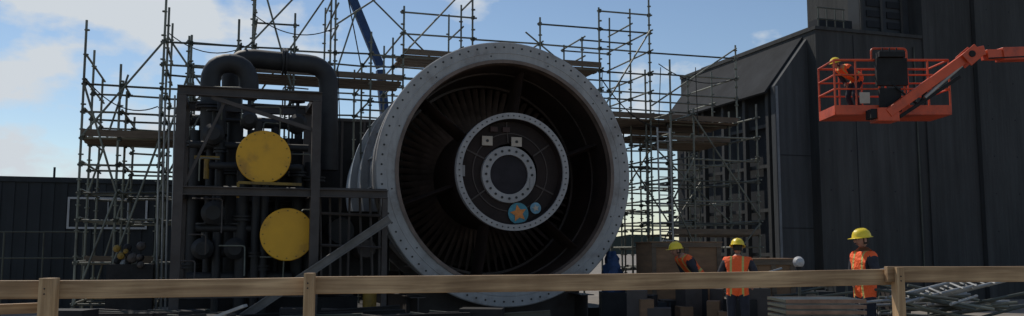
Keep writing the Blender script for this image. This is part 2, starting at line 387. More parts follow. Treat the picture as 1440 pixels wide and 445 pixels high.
# ---------------------------------------------------------------- scaffolding
def scaffold(name,us,ws,top,levels,plats=(),brace=(),mt=M_galv,dropout=0.0,seed=1,r=0.0245,zbase=0.0):
    rnd=random.Random(seed); m=MB()
    for i,u in enumerate(us):
        for j,w in enumerate(ws):
            t=top(i,j)
            if t<=0: continue
            du=rnd.uniform(-.03,.03)
            m.tube((u,w,zbase),(u+du,w+rnd.uniform(-.02,.02),t),r,mt,7)
            m.box((u,w,zbase+0.012),(0.15,0.15,0.02),M_galvd)
            z=0.35
            while z<t-0.1:
                m.tube((u,w,z-0.012),(u,w,z+0.012),0.052,mt,8); z+=0.5
    for z0 in levels:
        for j,w in enumerate(ws):
            for i in range(len(us)-1):
                if min(top(i,j),top(i+1,j))<z0: continue
                if rnd.random()<dropout: continue
                z=z0+rnd.uniform(-.02,.02); e=0.1
                m.tube((us[i]-e*0.6,w+0.04,z),(us[i+1]+e,w+0.04,z+rnd.uniform(-.03,.03)),r*0.92,rnd.choice((mt,mt,M_galvd)),7)
                for uu in (us[i],us[i+1]): m.box((uu,w+0.02,z),(0.07,0.09,0.08),M_galvd)
        for i,u in enumerate(us):
            for j in range(len(ws)-1):
                if min(top(i,j),top(i,j+1))<z0: continue
                if rnd.random()<dropout*1.3: continue
                m.tube((u+0.04,ws[j]-0.1,z0+0.05),(u+0.04,ws[j+1]+0.1,z0+0.05),r*0.92,mt,7)
    for (i0,i1,j,za,zb) in brace:
        m.tube((us[i0],ws[j]-0.06,za),(us[i1],ws[j]-0.06,zb),r*0.9,mt,7)
    for (i0,i1,j0,j1,z) in plats:
        nb=max(2,int((ws[j1]-ws[j0])/0.26)); 
        for i in range(i0,i1):
            for k in range(nb):
                w=ws[j0]+(k+0.5)*(ws[j1]-ws[j0])/nb
                m.box(((us[i]+us[i+1])/2,w,z+0.09+rnd.uniform(-.008,.008)),(us[i+1]-us[i]-0.03+rnd.uniform(0,.2),0.225,0.045),M_board)
        m.box(((us[i0]+us[i1])/2,ws[j0]-0.05,z+0.18),(us[i1]-us[i0],0.03,0.14),M_board)
    return m.obj(name,FR)

uL=[A(px,250,2.0).x for px in (112,165,222,262,330)]
scaffold('tube_scaffold',uL,[2.0,3.2,4.6],lambda i,j:[6.05,5.2,6.75,5.9,6.3][i]-(0.35*j if i!=2 else 0),
   [0.4,1.2,2.05,2.6,3.15,3.68,4.2,4.75,5.25,5.72],plats=[(0,3,0,1,3.6),(0,2,1,2,1.1)],
   brace=[(0,1,0,0.4,2.6),(1,0,0,2.6,4.75),(1,2,0,1.2,3.68),(0,2,0,3.7,5.7),(2,3,0,3.2,5.2),(2,4,0,2.6,5.72),(3,4,1,1.0,3.4),(0,1,1,2.6,5.2),(0,1,2,0.4,3.15),(4,2,1,4.0,6.1)],
   dropout=0.1,seed=3)
uC=[A(px,150,3.4).x for px in (262,355,412,470,520,565,665,760,845,915,1036)]
tops=[6.2,8.4,6.9,8.2,6.6,7.3,8.3,7.3,7.7,8.6,7.0]
scaffold('tube_scaffold',uC,[3.4,4.6,6.0],lambda i,j:tops[i]-(0.5 if j==1 else 0.2*j),
   [4.95,5.55,6.05,6.62,7.15,7.62],plats=[(1,5,0,1,5.35),(5,8,0,1,6.0),(8,10,0,2,4.75)],
   brace=[(0,2,0,4.5,7.3),(2,1,0,5.0,8.0),(1,3,1,4.9,7.9),(3,5,0,6.7,7.9),(4,6,1,7.9,5.6),(6,5,0,8.1,6.1),(8,9,0,5.0,7.2),(9,10,0,5.2,6.9),(3,4,2,5.0,7.8),(7,8,1,7.2,6.0)],
   dropout=0.16,seed=5,zbase=0.0)
uR=[A(px,250,3.0).x for px in (926,956,1044)]
scaffold('scaffold_tower',uR,[2.3,3.6,5.2],lambda i,j:[6.2,5.0,5.2][i],
   [0.4,0.95,1.5,2.15,2.7,3.2,3.75,4.3,4.8],plats=[(0,2,0,1,1.75),(1,2,1,2,4.25)],
   brace=[(0,1,0,0.4,1.5),(1,0,0,1.5,2.7),(0,1,0,2.7,3.75),(1,2,0,4.8,2.3),(2,1,0,2.15,0.2),(0,2,1,4.3,2.15),(1,2,2,0.9,3.4)],seed=9,dropout=0.12)
uR2=[A(px,250,4.6).x for px in (884,905,940)]
scaffold('scaffold_tower',uR2,[4.4,5.8],lambda i,j:5.0,[0.4,1.0,1.5,2.0,2.5,3.1,3.7,4.3],plats=[(0,2,0,1,4.45)],
   brace=[(0,2,0,0.3,2.0),(2,0,0,2.0,3.7),(0,2,1,2.5,4.3)],seed=11,mt=M_galv,dropout=.12)
m=MB()
la,lb=A(938,345,2.2),A(933,180,2.2)
for du in (-0.17,0.17): m.tube(la+Vector((du,0,0)),lb+Vector((du,0,0)),0.022,M_galvl,6)
for k in range(13):
    p=la.lerp(lb,(k+.5)/13); m.tube(p-Vector((.17,0,0)),p+Vector((.17,0,0)),0.014,M_galvl,6)
m.obj('access_ladder',FR)
# sagging ropes and a hose hung on the scaffolds
m=MB(); rr=random.Random(77)
def sag(p,q,s,r,mt):
    pts=[p.lerp(q,i/12)+Vector((0,0,-s*4*(i/12)*(1-i/12))) for i in range(13)]; m.pipe(pts,r,mt,6)
sag(A(235,45,3.3),A(356,60,3.3),.35,.012,M_blk); sag(A(356,20,3.3),A(470,40,3.3),.3,.012,M_blk)
sag(A(845,110,3.3),A(925,180,3.3),.25,.014,M_blk); sag(A(926,90,3.3),A(1036,110,3.3),.3,.012,M_blk)
for x in (472,844,926,975): sag(A(x+3,95,3.3),A(x+3+rr.uniform(-6,6),190,3.3),0,.011,M_blk)
sag(A(120,110,1.9),A(222,150,1.9),.3,.012,M_blk)
m.obj('rigging_ropes',FR)

# ---------------------------------------------------------------- piping skid (left)
sk=empty('piping_skid',FR)
m=MB()
a=A(256,127,-0.5); uA=a.x; zT=a.z; uB=A(446,135,-0.5).x; zM=A(256,268,-0.5).z; uE=A(545,268,-0.5).x
for w in (-0.5,1.3):
    m.ibeam((uA-0.08,w,zT),(uB+0.09,w,zT),0.15,0.17,M_skid)
    m.ibeam((uA-0.08,w,zM),(uE if w<0 else uB,w,zM),0.15,0.15,M_skid)
    for u in (uA,uB): m.beam((u,w,0),(u,w,zT-0.09),0.16,0.16,M_skid)
    m.ibeam((uA,w,0.7),(uB,w,0.7),0.14,0.14,M_skid)
for u in (uA,uB):
    for z in (zT,zM,0.7): m.beam((u,-0.42,z),(u,1.22,z),0.12,0.12,M_skid)
m.beam((uA+0.5,-0.5,zT-0.1),(uB-0.05,-0.5,zT-0.62),0.05,0.07,M_skid)
m.beam((uA+0.1,-0.45,zM+0.1),(uA+0.75,-0.45,zT-0.12),0.05,0.05,M_skid)
for k in range(9):
    m.bb((uB+0.1,-0.42+k*0.2,zM+0.08),(uE,-0.42+k*0.2+0.19,zM+0.11),M_skid)
m.beam((uE-0.05,-0.5,0),(uE-0.05,-0.5,zM-0.08),0.1,0.1,M_skid)
p=A(340,447,-0.75); q=A(548,308,-0.75); m.ibeam(p,q,0.1,0.15,mat('strut_grey',(0.13,0.12,0.11),0.6,0.1,0.3,3))
m.obj('frame',parent=sk)
m=MB()
for (px,py) in ((371,221),(404,330)):
    c=A(px,py,-0.3); r=0.49 if py<300 else 0.485
    m.lathe([(0,0.001),(0,r-0.012),(0.012,r),(0.05,r),(0.05,0.3)],c,M_yel,64)
    m.lathe([(0.055,0.3),(0.055,r-0.02),(0.12,r-0.02),(0.12,0.33),(0.2,0.31),(1.4,0.31),(1.4,0.0)],c,M_pipe,40)
    for k in range(16):
        t=2*math.pi*k/16; m.tube((c.x+(r-.05)*math.cos(t),c.y-0.008,c.z+(r-.05)*math.sin(t)),(c.x+(r-.05)*math.cos(t),c.y+0.02,c.z+(r-.05)*math.sin(t)),0.014,M_yeld,6)
m.obj('blanked_pipe_ends',parent=sk)
m=MB()
p=A(335,257,-0.35); q=A(424,260,-0.35); m.beam(p,q,0.08,0.05,M_yeld); m.beam(p,p+Vector((0,0,-0.28)),0.05,0.05,M_yeld)
for (x,y,w) in ((291,222,0.3),):
    c=A(x,y,w); m.tube(c,c+Vector((0,0,-0.4)),0.05,M_yeld,10); m.box(c,(0.45,0.08,0.06),M_yeld)
p=A(520,400,-0.2); m.tube(p,p+Vector((0,0,-0.55)),0.13,M_yeld,14)
m.obj('yellow_valve_fittings',parent=sk)
rnd=random.Random(21); m=MB()
def fl(c,r,ax,mt):   # pipe flange pair
    d=Vector(ax); m.tube(Vector(c)-d*0.05,Vector(c)-d*0.01,r,mt,20); m.tube(Vector(c)+d*0.01,Vector(c)+d*0.05,r,mt,20)
for i in range(11):
    u=uA+0.25+i*0.215+rnd.uniform(-.05,.05); w=rnd.uniform(0.3,1.6); r=rnd.choice((0.05,0.08,0.12,0.16))
    z1=rnd.uniform(zM+0.6,zT+0.25)
    m.tube((u,w,0.1),(u,w,z1),r,M_pipe,14)
    for z in (rnd.uniform(0.8,zM),rnd.uniform(zM,z1)): fl((u,w,z),r*1.55,(0,0,1),M_pipe)
for i in range(8):
    z=0.95+i*0.43+rnd.uniform(-.08,.08); w=rnd.uniform(0.2,1.5); r=rnd.choice((0.04,0.07,0.1))
    a0=uA+rnd.uniform(.1,.6); b0=uB-rnd.uniform(-0.1,.5); m.tube((a0,w,z),(b0,w,z),r,M_pipe,14); fl(((a0+b0)/2+rnd.uniform(-.5,.5),w,z),r*1.6,(1,0,0),M_pipe)
for (x,y,r) in ((300,190,0.2),(418,175,0.18),(300,300,0.22),(330,350,0.2),(350,170,0.16),(285,350,0.2)):
    c=A(x,y,0.45); m.lathe([(-0.25,0),(-0.25,r*0.6),(-0.18,r),(0.18,r),(0.25,r*0.6),(0.25,0)],c,M_pipe,24)
    m.tube(c,c+Vector((0,0,r+0.25)),0.035,M_pipe,8); m.tube(c+Vector((0,0,r+0.25)),c+Vector((0,0,r+0.28)),0.14,M_pipe,16)
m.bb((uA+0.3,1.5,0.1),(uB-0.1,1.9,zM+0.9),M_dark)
for i in range(14):
    u=uA+rnd.uniform(0.1,2.4); z=rnd.uniform(0.8,zT-.3); l=rnd.uniform(.3,1.1)
    m.pipe([(u,-.1+rnd.uniform(-.2,.2),z),(u,-.05,z+l*.6),(u+rnd.choice((-1,1))*l*.5,0.05,z+l*.6)],0.014,rnd.choice((M_galvd,M_galv,M_skid)),6,bend=.06)
m.obj('pipework',parent=sk)
m=MB()
p0=A(296,210,1.0); p1=A(296,88,1.0)
m.pipe([p0,p1,A(350,90,1.0),A(350,130,1.0)],0.19,M_pipe,20,bend=0.40)
m.pipe([A(326,190,1.7),A(326,80,1.7),A(462,93,1.7),A(462,240,1.7)],0.20,M_pipe,20,bend=0.45)
fl(A(296,150,1.0),0.27,(0,0,1),M_pipe); fl(A(400,87,1.7),0.28,(1,0,0),M_pipe)
m.obj('overhead_pipes',parent=sk)
m=MB()
m.bb(A(452,388,0.9),A(540,300,1.6),M_dark)
c=A(480,325,0.3); m.lathe([(0,0),(0,0.25),(0.06,0.27),(0.9,0.27)],c,M_pipe,24)
c=A(515,350,0.2); m.lathe([(0,0),(0,0.17),(0.05,0.2),(0.9,0.2)],c,M_skid,24)
for k in range(7):
    x=450+k*14; m.tube(A(x,270,0.0),A(x+rnd.uniform(-4,4),400,0.0),0.025,M_skid,6)
m.tube(A(452,300,-0.1),A(540,304,-0.1),0.03,M_skid,6); m.tube(A(452,345,-0.1),A(540,349,-0.1),0.03,M_skid,6)
m.bb((-6.3,0.8,0.002),(-2.9,1.8,0.55),M_dark)
m.obj('lube_oil_unit',FR)
m=MB(); uM=A(476,200,2.6).x
m.bb((uA-0.2,2.6,0.002),(uM,3.3,3.9),M_dark)
k=0
while uA+k*0.34<uM-.1:
    u=uA+k*0.34; m.bb((u,2.53,0.3),(u+0.05,2.6,3.9),M_skid); k+=1
for k in range(6):
    u=uA+0.3+k*0.5
    if u<uM: m.tube((u,2.9,3.9),(u,2.9,4.3+0.25*math.sin(k*2.1)),0.09,M_pipe,12)
m.tube((uA,2.9,4.25),(uM,2.9,4.25),0.12,M_pipe,14)
m.obj('auxiliary_module',FR)

# ---------------------------------------------------------------- site building at left (dark) with framed panel
sb=empty('site_building',FR)
m=MB(); w0=8.0; ztop=A(60,251,w0).z; u0=A(-260,300,w0).x; u1=A(440,300,w0).x
m.bb((u0,w0,0.002),(u1,w0+3,ztop),M_cont)
k=u0+0.15
while k<u1-.2: m.bb((k,w0-0.03,0.1),(k+0.14,w0,ztop-0.12),M_cont); k+=0.3
m.bb((u0-0.05,w0-0.07,ztop-0.1),(u1+0.05,w0+3.05,ztop+0.03),M_cont)
p=A(72,233,w0); m.tube((p.x,w0+0.5,ztop),(p.x,w0+0.5,p.z),0.03,M_cont,6)
m.obj('walls',parent=sb)
m=MB(); a=A(93,322,w0-0.1); b=A(208,279,w0-0.1)
for (x0,x1,z0,z1) in ((a.x,b.x,a.z,a.z+.05),(a.x,b.x,b.z-.05,b.z),(a.x,a.x+.05,a.z+.05,b.z-.05),(b.x-.05,b.x,a.z+.05,b.z-.05)):
    m.bb((x0,w0-0.09,z0),(x1,w0-0.035,z1),M_white)
for k in range(1,4):
    x=a.x+k*(b.x-a.x)/4; m.bb((x-.015,w0-0.085,a.z+.05),(x+.015,w0-0.04,b.z-.05),M_tarp)
m.bb((a.x+.05,w0-0.05,a.z+.05),(b.x-.05,w0-.033,b.z-.05),mat('window_glass',(0.02,0.022,0.025),0.5,0,0.2,2,spec=.2))
m.obj('window',parent=sb)
m=MB()
for k in range(3):
    a=A(-50+k*56,326,4.5); b=A(2+k*56,400,4.5)
    for p,q in (((a.x,a.z),(b.x,a.z)),((a.x,b.z),(b.x,b.z)),((a.x,0),(a.x,a.z)),((b.x,0),(b.x,a.z)),((a.x,(a.z+b.z)/2),(b.x,(a.z+b.z)/2))):
        m.tube((p[0],4.5,p[1]),(q[0],4.5,q[1]),0.017,M_galvd,6)
m.obj('temporary_fence',FR)
m=MB()
for x in (232,238,246,225): m.tube(A(x,150+rnd.uniform(-20,20),1.4),A(x-6,440,1.4),0.02,M_galvl,6)
m.obj('hanging_rods',FR)
m=MB(); 
for k in range(16):
    c=A(185+rnd.uniform(-22,14),355+rnd.uniform(-14,18),1.3+rnd.uniform(-.2,.2)); r=rnd.uniform(0.05,0.11)
    m.lathe([(-r,0.001),(-r*.6,r*.8),(0,r),(r*.7,r*.7),(r,0.001)],c,rnd.choice((M_tarp,M_tarp,M_skid,M_yeld,M_dark,M_dark)),9)
m.tube(A(180,345,1.3),A(180,400,1.3),0.05,M_dark,8); m.bb(A(150,372,1.15),A(215,440,1.6),M_dark)
m.obj('rag_bin',FR)

# ---------------------------------------------------------------- blue crane arm behind
m=MB(); p=A(535,95,11.0); q=A(484,-30,11.0)
m.beam(p,q,0.22,0.26,M_blue); m.beam(p+Vector((0,0,-0.1)),A(560,370,11.0),0.26,0.3,M_blue)
m.bb(A(520,430,10.7),A(610,372,12.4),M_blue)
m.tube(q,A(508,95,11.0),0.02,M_dark,6); m.obj('blue_crane_boom',FR)

# ---------------------------------------------------------------- intake building + tower (right)
WB=4.6
bl=A(1097,375,WB); tl=A(1089,121,WB); tp=A(1146,38,WB); 
ih=empty('intake_building',FR)
uR_=tp.x+0.55
m=MB()
prof=[(tl.x,0.002),(uR_,0.002),(uR_,tp.z),(tp.x,tp.z),(tl.x,tl.z)]
m.prism(prof,WB,WB+0.2,M_conc2)
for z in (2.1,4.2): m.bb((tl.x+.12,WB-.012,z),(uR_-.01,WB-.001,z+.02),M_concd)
m.obj('front_panel',parent=ih)
m=MB()
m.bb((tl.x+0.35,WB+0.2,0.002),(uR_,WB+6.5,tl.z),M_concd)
nrm=Vector((tp.x-tl.x,0,tp.z-tl.z))
d=nrm.normalized(); nn=Vector((-d.z,0,d.x))
M_hood=mat('hood_steel',(0.026,0.028,0.031),0.9,0,0.35,1,0.2,spec=.15)
vs=[];
for w in (WB+0.2,WB+6.5):
    for (e,o) in ((-0.25,0),(-0.25,0.07),(nrm.length,0.07),(nrm.length,0)):
        P=Vector((tl.x,0,tl.z))+d*e+nn*o; vs.append((P.x,w,P.z))
m.add(vs,[(0,1,2,3),(7,6,5,4),(0,4,5,1),(1,5,6,2),(2,6,7,3),(3,7,4,0)],M_hood)
m.bb((tp.x,WB+0.2,tp.z-0.1),(uR_,WB+6.5,tp.z-0.01),M_hood)
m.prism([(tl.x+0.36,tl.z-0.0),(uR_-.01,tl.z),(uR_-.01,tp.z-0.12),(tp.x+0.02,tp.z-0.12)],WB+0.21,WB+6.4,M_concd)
for k in range(6):
    w=WB+0.35+k*1.22; m.bb((tl.x,w,0.002),(tl.x+0.14,w+0.14,tl.z-0.02),M_conc)
for z in (1.3,2.6,3.9,5.1):
    m.bb((tl.x+0.15,WB+0.3,z),(tl.x+0.25,WB+6.5,z+0.1),M_conc)
m.bb((tl.x+0.02,WB-0.02,0.002),(tl.x+0.1,WB-0.002,tl.z),mat('corner_trim',(0.15,0.16,0.17),0.7,0,.3,2))
m.obj('side_bay',parent=ih)
tw=empty('concrete_tower',FR)
m=MB(); WT=4.2
ua=A(1152,200,WT).x; ub=A(1303,200,WT).x; za=A(1205,46,WT).z; uc=A(1372,200,WT).x; ud=uc+16
m.bb((ua,WT,0.002),(ub,WT+8,za),M_conc)
m.bb((ub,WT-0.06,0.002),(uc,WT+2,13),M_conc)
m.bb((uc+0.03,WT-0.2,0.002),(ud,WT+8,13),M_conc)
for u in (ua+1.3,): m.bb((u,WT-0.012,0.1),(u+0.02,WT,za-.1),M_concd)
m.bb((ua-0.04,WT-0.05,za-0.02),(ub-0.01,WT+8,za+0.08),M_conc)
# form-tie marks and a conduit
for i in range(4):
    for j in range(6):
        u=ua+.35+i*.75; z=.9+j*1.15; m.tube((u,WT-.006,z),(u,WT+.01,z),.022,M_concd,8)
for i in range(5):
    for j in range(9):
        u=uc+.5+i*.9; z=.9+j*1.15; m.tube((u,WT-.206,z),(u,WT-.19,z),.022,M_concd,8)
m.tube((ub-.35,WT-.04,.1),(ub-.35,WT-.04,za-.3),.025,M_galvd,8)
m.obj('walls',parent=tw)
m=MB(); ws_=WT+0.5
b0=A(1208,10,ws_); b1=A(1300,10,ws_); m.bb((b0.x,ws_,za+.08),(b1.x+2,ws_+0.5,za+4.5),M_grey)
for k in range(7):
    for j in range(2):
        z=za+0.35+k*0.33; u=b0.x+0.25+j*.75; m.bb((u,ws_-0.04,z),(u+0.6,ws_-0.002,z+0.2),M_concd)
for k in range(3): m.bb((b0.x-.02+k*0.75,ws_-0.08,za+.08),(b0.x+.06+k*.75,ws_-0.042,za+4.5),M_conc)
c0_=A(1152,30,WT+.6); c1_=A(1198,30,WT+.6); m.bb((c0_.x,WT+.6,za+.08),(c1_.x,WT+1.1,A(1160,32,WT+1).z),M_concd)
m.obj('setback_storey',parent=tw)
m=MB()
for k in range(4):
    u=ua+0.35+k*0.3; m.tube((u,WT+0.3,za+.08),(u,WT+0.3,za+0.75),0.02,M_galvd,6)
for z in (0.4,0.75): m.tube((ua+0.3,WT+0.3,za+z),(ua+1.3,WT+0.3,za+z),0.02,M_galvd,6)
m.obj('roof_railing',parent=tw)

# ---------------------------------------------------------------- boom lift
bl_=empty('boom_lift')
Yb=19.0
lo=W(1164,163,Yb); hi=W(1322,163,Yb); X0,X1=lo.x,hi.x; ZF=lo.z; ZR=ZF+1.12; D=0.95
m=MB()
m.bb((X0,Yb-D/2,ZF-0.05),(X1,Yb+D/2,ZF),M_org)
for (a,b) in (((X0,Yb-D/2-.02),(X1,Yb-D/2)),((X0,Yb+D/2),(X1,Yb+D/2+.02))): m.bb((a[0],a[1],ZF-.05),(b[0],b[1],ZF+.15),M_org)
for x in (X0-.02,X1): m.bb((x,Yb-D/2,ZF-.05),(x+.02,Yb+D/2,ZF+.15),M_org)
for y in (Yb-D/2,Yb+D/2):
    xs=[X0,X0+.45,X0+.95,X1-.95,X1-.45,X1]
    for x in xs: m.tube((x,y,ZF),(x,y,ZR),0.022,M_org,8)
    for z in (ZF+.5,ZF+.8): m.tube((X0,y,z),(X1,y,z),0.018,M_org,8)
    m.tube((X0,y,ZR),(X1,y,ZR),0.025,M_org,8)
for x in (X0,X1):
    for z in (ZF+.5,ZF+.8,ZR): m.tube((x,Yb-D/2,z),(x,Yb+D/2,z),0.022,M_org,8)
m.pipe([(X0+.8,Yb-D/2,ZR),(X0+.8,Yb-D/2,ZR+.25),(X0+1.55,Yb-D/2,ZR+.25),(X0+1.55,Yb-D/2,ZR)],0.022,M_org,8,bend=.08)
m.obj('basket',parent=bl_)
m=MB()
cx=X0+1.15
m.bb((cx-.3,Yb-D/2-.14,ZF+.55),(cx+.35,Yb-D/2-.03,ZR+.02),M_blk); m.box((cx+.02,Yb-D/2-.1,ZR+.09),(.55,.2,.12),M_blk)
m.bb((cx-.25,Yb-D/2-.12,ZF+.0),(cx+.2,Yb-D/2-.04,ZF+.5),M_blk)
for k in range(3): m.tube((cx-.15+k*.15,Yb-D/2-.1,ZR+.14),(cx-.15+k*.15,Yb-D/2-.1,ZR+.24),0.018,M_blk,6)
m.bb((X0+.5,Yb-D/2-.05,ZF+.18),(X0+.72,Yb-D/2-.03,ZF+.42),M_cream)
m.pipe([(cx,Yb-.6,ZF+.6),(cx+.5,Yb-.7,ZF+.1),W(1300,130,Yb-.7),W(1362,82,Yb-.7)],0.022,M_blk,8,bend=.15)
m.obj('control_console',parent=bl_,bevel=.015)
m=MB()
j0=W(1248,160,Yb-.75); j1=W(1362,78,Yb-.75)
m.beam(j0,j1,0.16,0.19,M_org)
m.beam(j0+Vector((.25,0,-.07)),W(1350,108,Yb-.75),0.07,0.07,M_blk)
m.tube(W(1300,138,Yb-.75),W(1352,92,Yb-.75),0.045,M_galvl,10)
m.box(j0+Vector((0,.15,-.02)),(0.45,0.42,0.28),M_org); m.box(j0+Vector((-.25,.12,.0)),(0.2,0.3,0.2),M_blk)
for y in (-.13,.13): m.box(j1+Vector((0.02,y,-0.02)),(0.36,0.03,0.30),M_org,Matrix.Rotation(rad(-40),3,'Y'))
m.tube(j1+Vector((0,-.17,0)),j1+Vector((0,.17,0)),0.07,M_blk,16)
m.beam(j1+Vector((.05,0,.03)),W(1382,72,Yb-.75)+Vector((0,0,.0)),0.2,0.2,M_org)
e1=W(1384,78,Yb-.72); far=Vector((e1.x+7,Yb+0.6,e1.z+0.45))
m.beam(e1,far,0.22,0.20,M_org); m.beam(e1.lerp(far,.05),far,0.28,0.27,M_org)
m.tube(e1+Vector((0,-.16,-.1)),e1+Vector((1.6,-.16,-.02)),0.018,M_blk,6)
base=Vector((far.x-1,Yb+.6,0))
m.beam(far,base+Vector((0,0,1.7)),0.35,0.4,M_org)
m.obj('articulated_boom',parent=bl_,bevel=0.012)
m=MB(); m.box(base+Vector((0,0,1.3)),(2.6,1.6,.9),M_org); m.box(base+Vector((0,0,.7)),(3.0,1.4,.35),M_blk)
for sx in (-1.2,1.2):
    for sy in (-1.05,1.05):
        c=base+Vector((sx,sy,.5)); m.lathe([(-.17,0.001),(-.17,.42),(-.12,.5),(.12,.5),(.17,.42),(.17,0.001)],c,M_blk,28)
m.obj('chassis',parent=bl_,bevel=0.03)

# ---------------------------------------------------------------- people
def person(name,loc,heading,lean=0.0,pose=None,scale=1.0,head_yaw=0.0,head_pitch=0.0):
    J={'pel':(0,0,.95),'sp':(0,0,1.14),'ch':(0,0,1.33),'nk0':(0,.005,1.47),'nk':(0,0,1.56),
       'hl':(.10,0,.90),'kl':(.115,-.02,.50),'al':(.12,.02,.10),'tl':(.14,-.16,.05),
       'hr':(-.10,0,.90),'kr':(-.115,-.02,.50),'ar':(-.12,.02,.10),'tr':(-.14,-.16,.05),
       'sl':(.195,0,1.42),'el':(.26,.04,1.15),'wl':(.24,-.12,.95),
       'sr':(-.195,0,1.42),'er':(-.26,.04,1.15),'wr':(-.24,-.12,.95)}
    if pose: J.update(pose)
    R={'pel':.165,'sp':.165,'ch':.178,'nk0':.09,'nk':.057,'hl':.11,'kl':.075,'al':.058,'tl':.045,'hr':.11,'kr':.075,'ar':.058,'tr':.045,
       'sl':.092,'el':.066,'wl':.042,'sr':.092,'er':.066,'wr':.042}
    E=[('pel','sp','v'),('sp','ch','v'),('ch','nk0','v'),('nk0','nk','s'),('pel','hl','t'),('hl','kl','t'),('kl','al','t'),('al','tl','b'),
       ('pel','hr','t'),('hr','kr','t'),('kr','ar','t'),('ar','tr','b'),('ch','sl','v'),('sl','el','a'),('el','wl','a'),('ch','sr','v'),('sr','er','a'),('er','wr','a')]
    keys=list(J); P={k:Vector(J[k]) for k in keys}
    me=bpy.data.meshes.new('sk'); me.from_pydata([P[k] for k in keys],[(keys.index(a),keys.index(b)) for a,b,_ in E],[])
    ob=bpy.data.objects.new('sk',me); bpy.context.collection.objects.link(ob)
    md=ob.modifiers.new('s','SKIN'); md.use_smooth_shade=True
    for i,k in enumerate(keys):
        sv=me.skin_vertices[0].data[i]; rr=R[k]; fy=0.8 if k in('pel','sp','ch') else 1
        sv.radius=(rr,rr*fy) ; sv.use_root=(k=='pel')
    ss=ob.modifiers.new('ss','SUBSURF'); ss.levels=2; ss.render_levels=2
    dg=bpy.context.evaluated_depsgraph_get(); bm=bpy.data.meshes.new_from_object(ob.evaluated_get(dg))
    bpy.data.objects.remove(ob)
    mats=[M_vest,M_skin,M_cloth,M_blk,M_shirt]; lab={'v':0,'s':1,'t':2,'b':3,'a':4}
    bm.materials.clear()
    for q in mats: bm.materials.append(q)
    for f in bm.polygons:
        c=f.center; best=9;bl=0
        for a,b,l in E:
            A_,B_=P[a],P[b]; t=max(0,min(1,(c-A_).dot(B_-A_)/(B_-A_).length_squared)); d=(c-(A_+(B_-A_)*t)).length-0.5*(R[a]*(1-t)+R[b]*t)
            if d<best: best=d;bl=lab[l]
        if bl in(0,2) and abs(c.x)<.2: bl=0 if c.z>0.84 and c.z<1.5 else bl
        f.material_index=bl; f.use_smooth=True
    at=bm.attributes.new('rest','FLOAT_VECTOR','POINT')
    for i,v in enumerate(bm.vertices): at.data[i].vector=v.co
    piv=Vector((0,0,.95)); 
    def bend(v):
        if lean==0: return v
        t=max(0,min(1,(v.z-.86)/.22)); 
        return piv+Matrix.Rotation(lean*t,3,'X')@(v-piv)
    for v in bm.vertices: v.co=bend(v.co.copy())
    root=empty(name,Matrix.Translation(loc)@Matrix.Rotation(heading,4,'Z')@Matrix.Scale(scale,4))
    body=bpy.data.objects.new('body',bm); bpy.context.collection.objects.link(body); body.parent=root
    hc=bend(Vector((0,-.015,1.66))); HR=Matrix.Rotation(head_yaw,3,'Z')@Matrix.Rotation(lean*0.5+head_pitch,3,'X')
    m=MB(); nu,nv=20,14; vs=[];fs=[]
    for j in range(nv+1):
        ph=math.pi*j/nv
        for i in range(nu):
            th=2*math.pi*i/nu; x=math.sin(ph)*math.sin(th); y=-math.sin(ph)*math.cos(th); z=math.cos(ph)
            X=x*.076; Y=y*.098; Z=z*.118
            if z<0: X*=1+0.28*z; Y*= (1+0.10*z) if y<0 else (1+.35*z)
            if y<-.85 and -.35<z<.05: Y-=.022*(1-abs(z+.15)/.2)*max(0,1-abs(x)/.3)
            if y<-.6 and 0<z<.25 and .2<abs(x)<.6: Y+=.008
            vs.append((X,Y,Z))
    for j in range(nv):
        for i in range(nu): fs.append((j*nu+i,(j+1)*nu+i,(j+1)*nu+(i+1)%nu,j*nu+(i+1)%nu))
    m.add(vs,fs,M_skin)
    m.box((0,-.112,-.012),(.024,.032,.036),M_skin,Matrix.Rotation(rad(20),3,'X'))
    for sx in (-1,1):
        m.box((sx*.078,.005,-.005),(.014,.035,.06),M_skin)
        m.tube((sx*.031,-.088,.018),(sx*.031,-.094,.018),.011,M_white,10); m.tube((sx*.031,-.093,.018),(sx*.031,-.096,.018),.006,M_hair,8)
        m.box((sx*.031,-.092,.036),(.034,.012,.007),M_hair)
    m.box((0,-.090,-.056),(.045,.012,.010),mat('lips',(0.25,.09,.07),.5))
    hv=[];hf=[]
    for j in range(8):
        ph=math.pi*(.35+.33*j/7)
        for i in range(13):
            th=math.pi*(0.42+1.16*i/12); hv.append((math.sin(ph)*math.sin(th)*.083,-math.sin(ph)*math.cos(th)*.105,math.cos(ph)*.118))
    for j in range(7):
        for i in range(12): hf.append((j*13+i,(j+1)*13+i,(j+1)*13+i+1,j*13+i+1))
    m.add(hv,hf,M_hair)
    m.v=[tuple(HR@Vector(v)+hc) for v in m.v]; m.obj('head',parent=root)
    m=MB(); vs=[];fs=[]; nu=28
    prof=[(0.0,.165),(.04,.162),(.075,.148),(.105,.118),(.120,.08),(.126,.045),(.128,.040),(.148,.032),(.148,.028),(.12,.030)]
    for (r,z) in prof:
        for i in range(nu):
            th=2*math.pi*i/nu; x=math.sin(th); y=-math.cos(th); br=1.0
            if r>.13: br=1.0+ (.30*max(0,-y)**2)
            ridge=.008 if (abs(x)<.2 and z>.06) else 0
            vs.append((r*x*.93,r*y*1.12*br,z+ridge))
    for j in range(len(prof)-1):
        for i in range(nu): fs.append((j*nu+i,(j+1)*nu+i,(j+1)*nu+(i+1)%nu,j*nu+(i+1)%nu))
    m.add(vs,fs,M_hat); m.v=[tuple(HR@Vector(v)+hc) for v in m.v]; m.obj('hard_hat',parent=root)
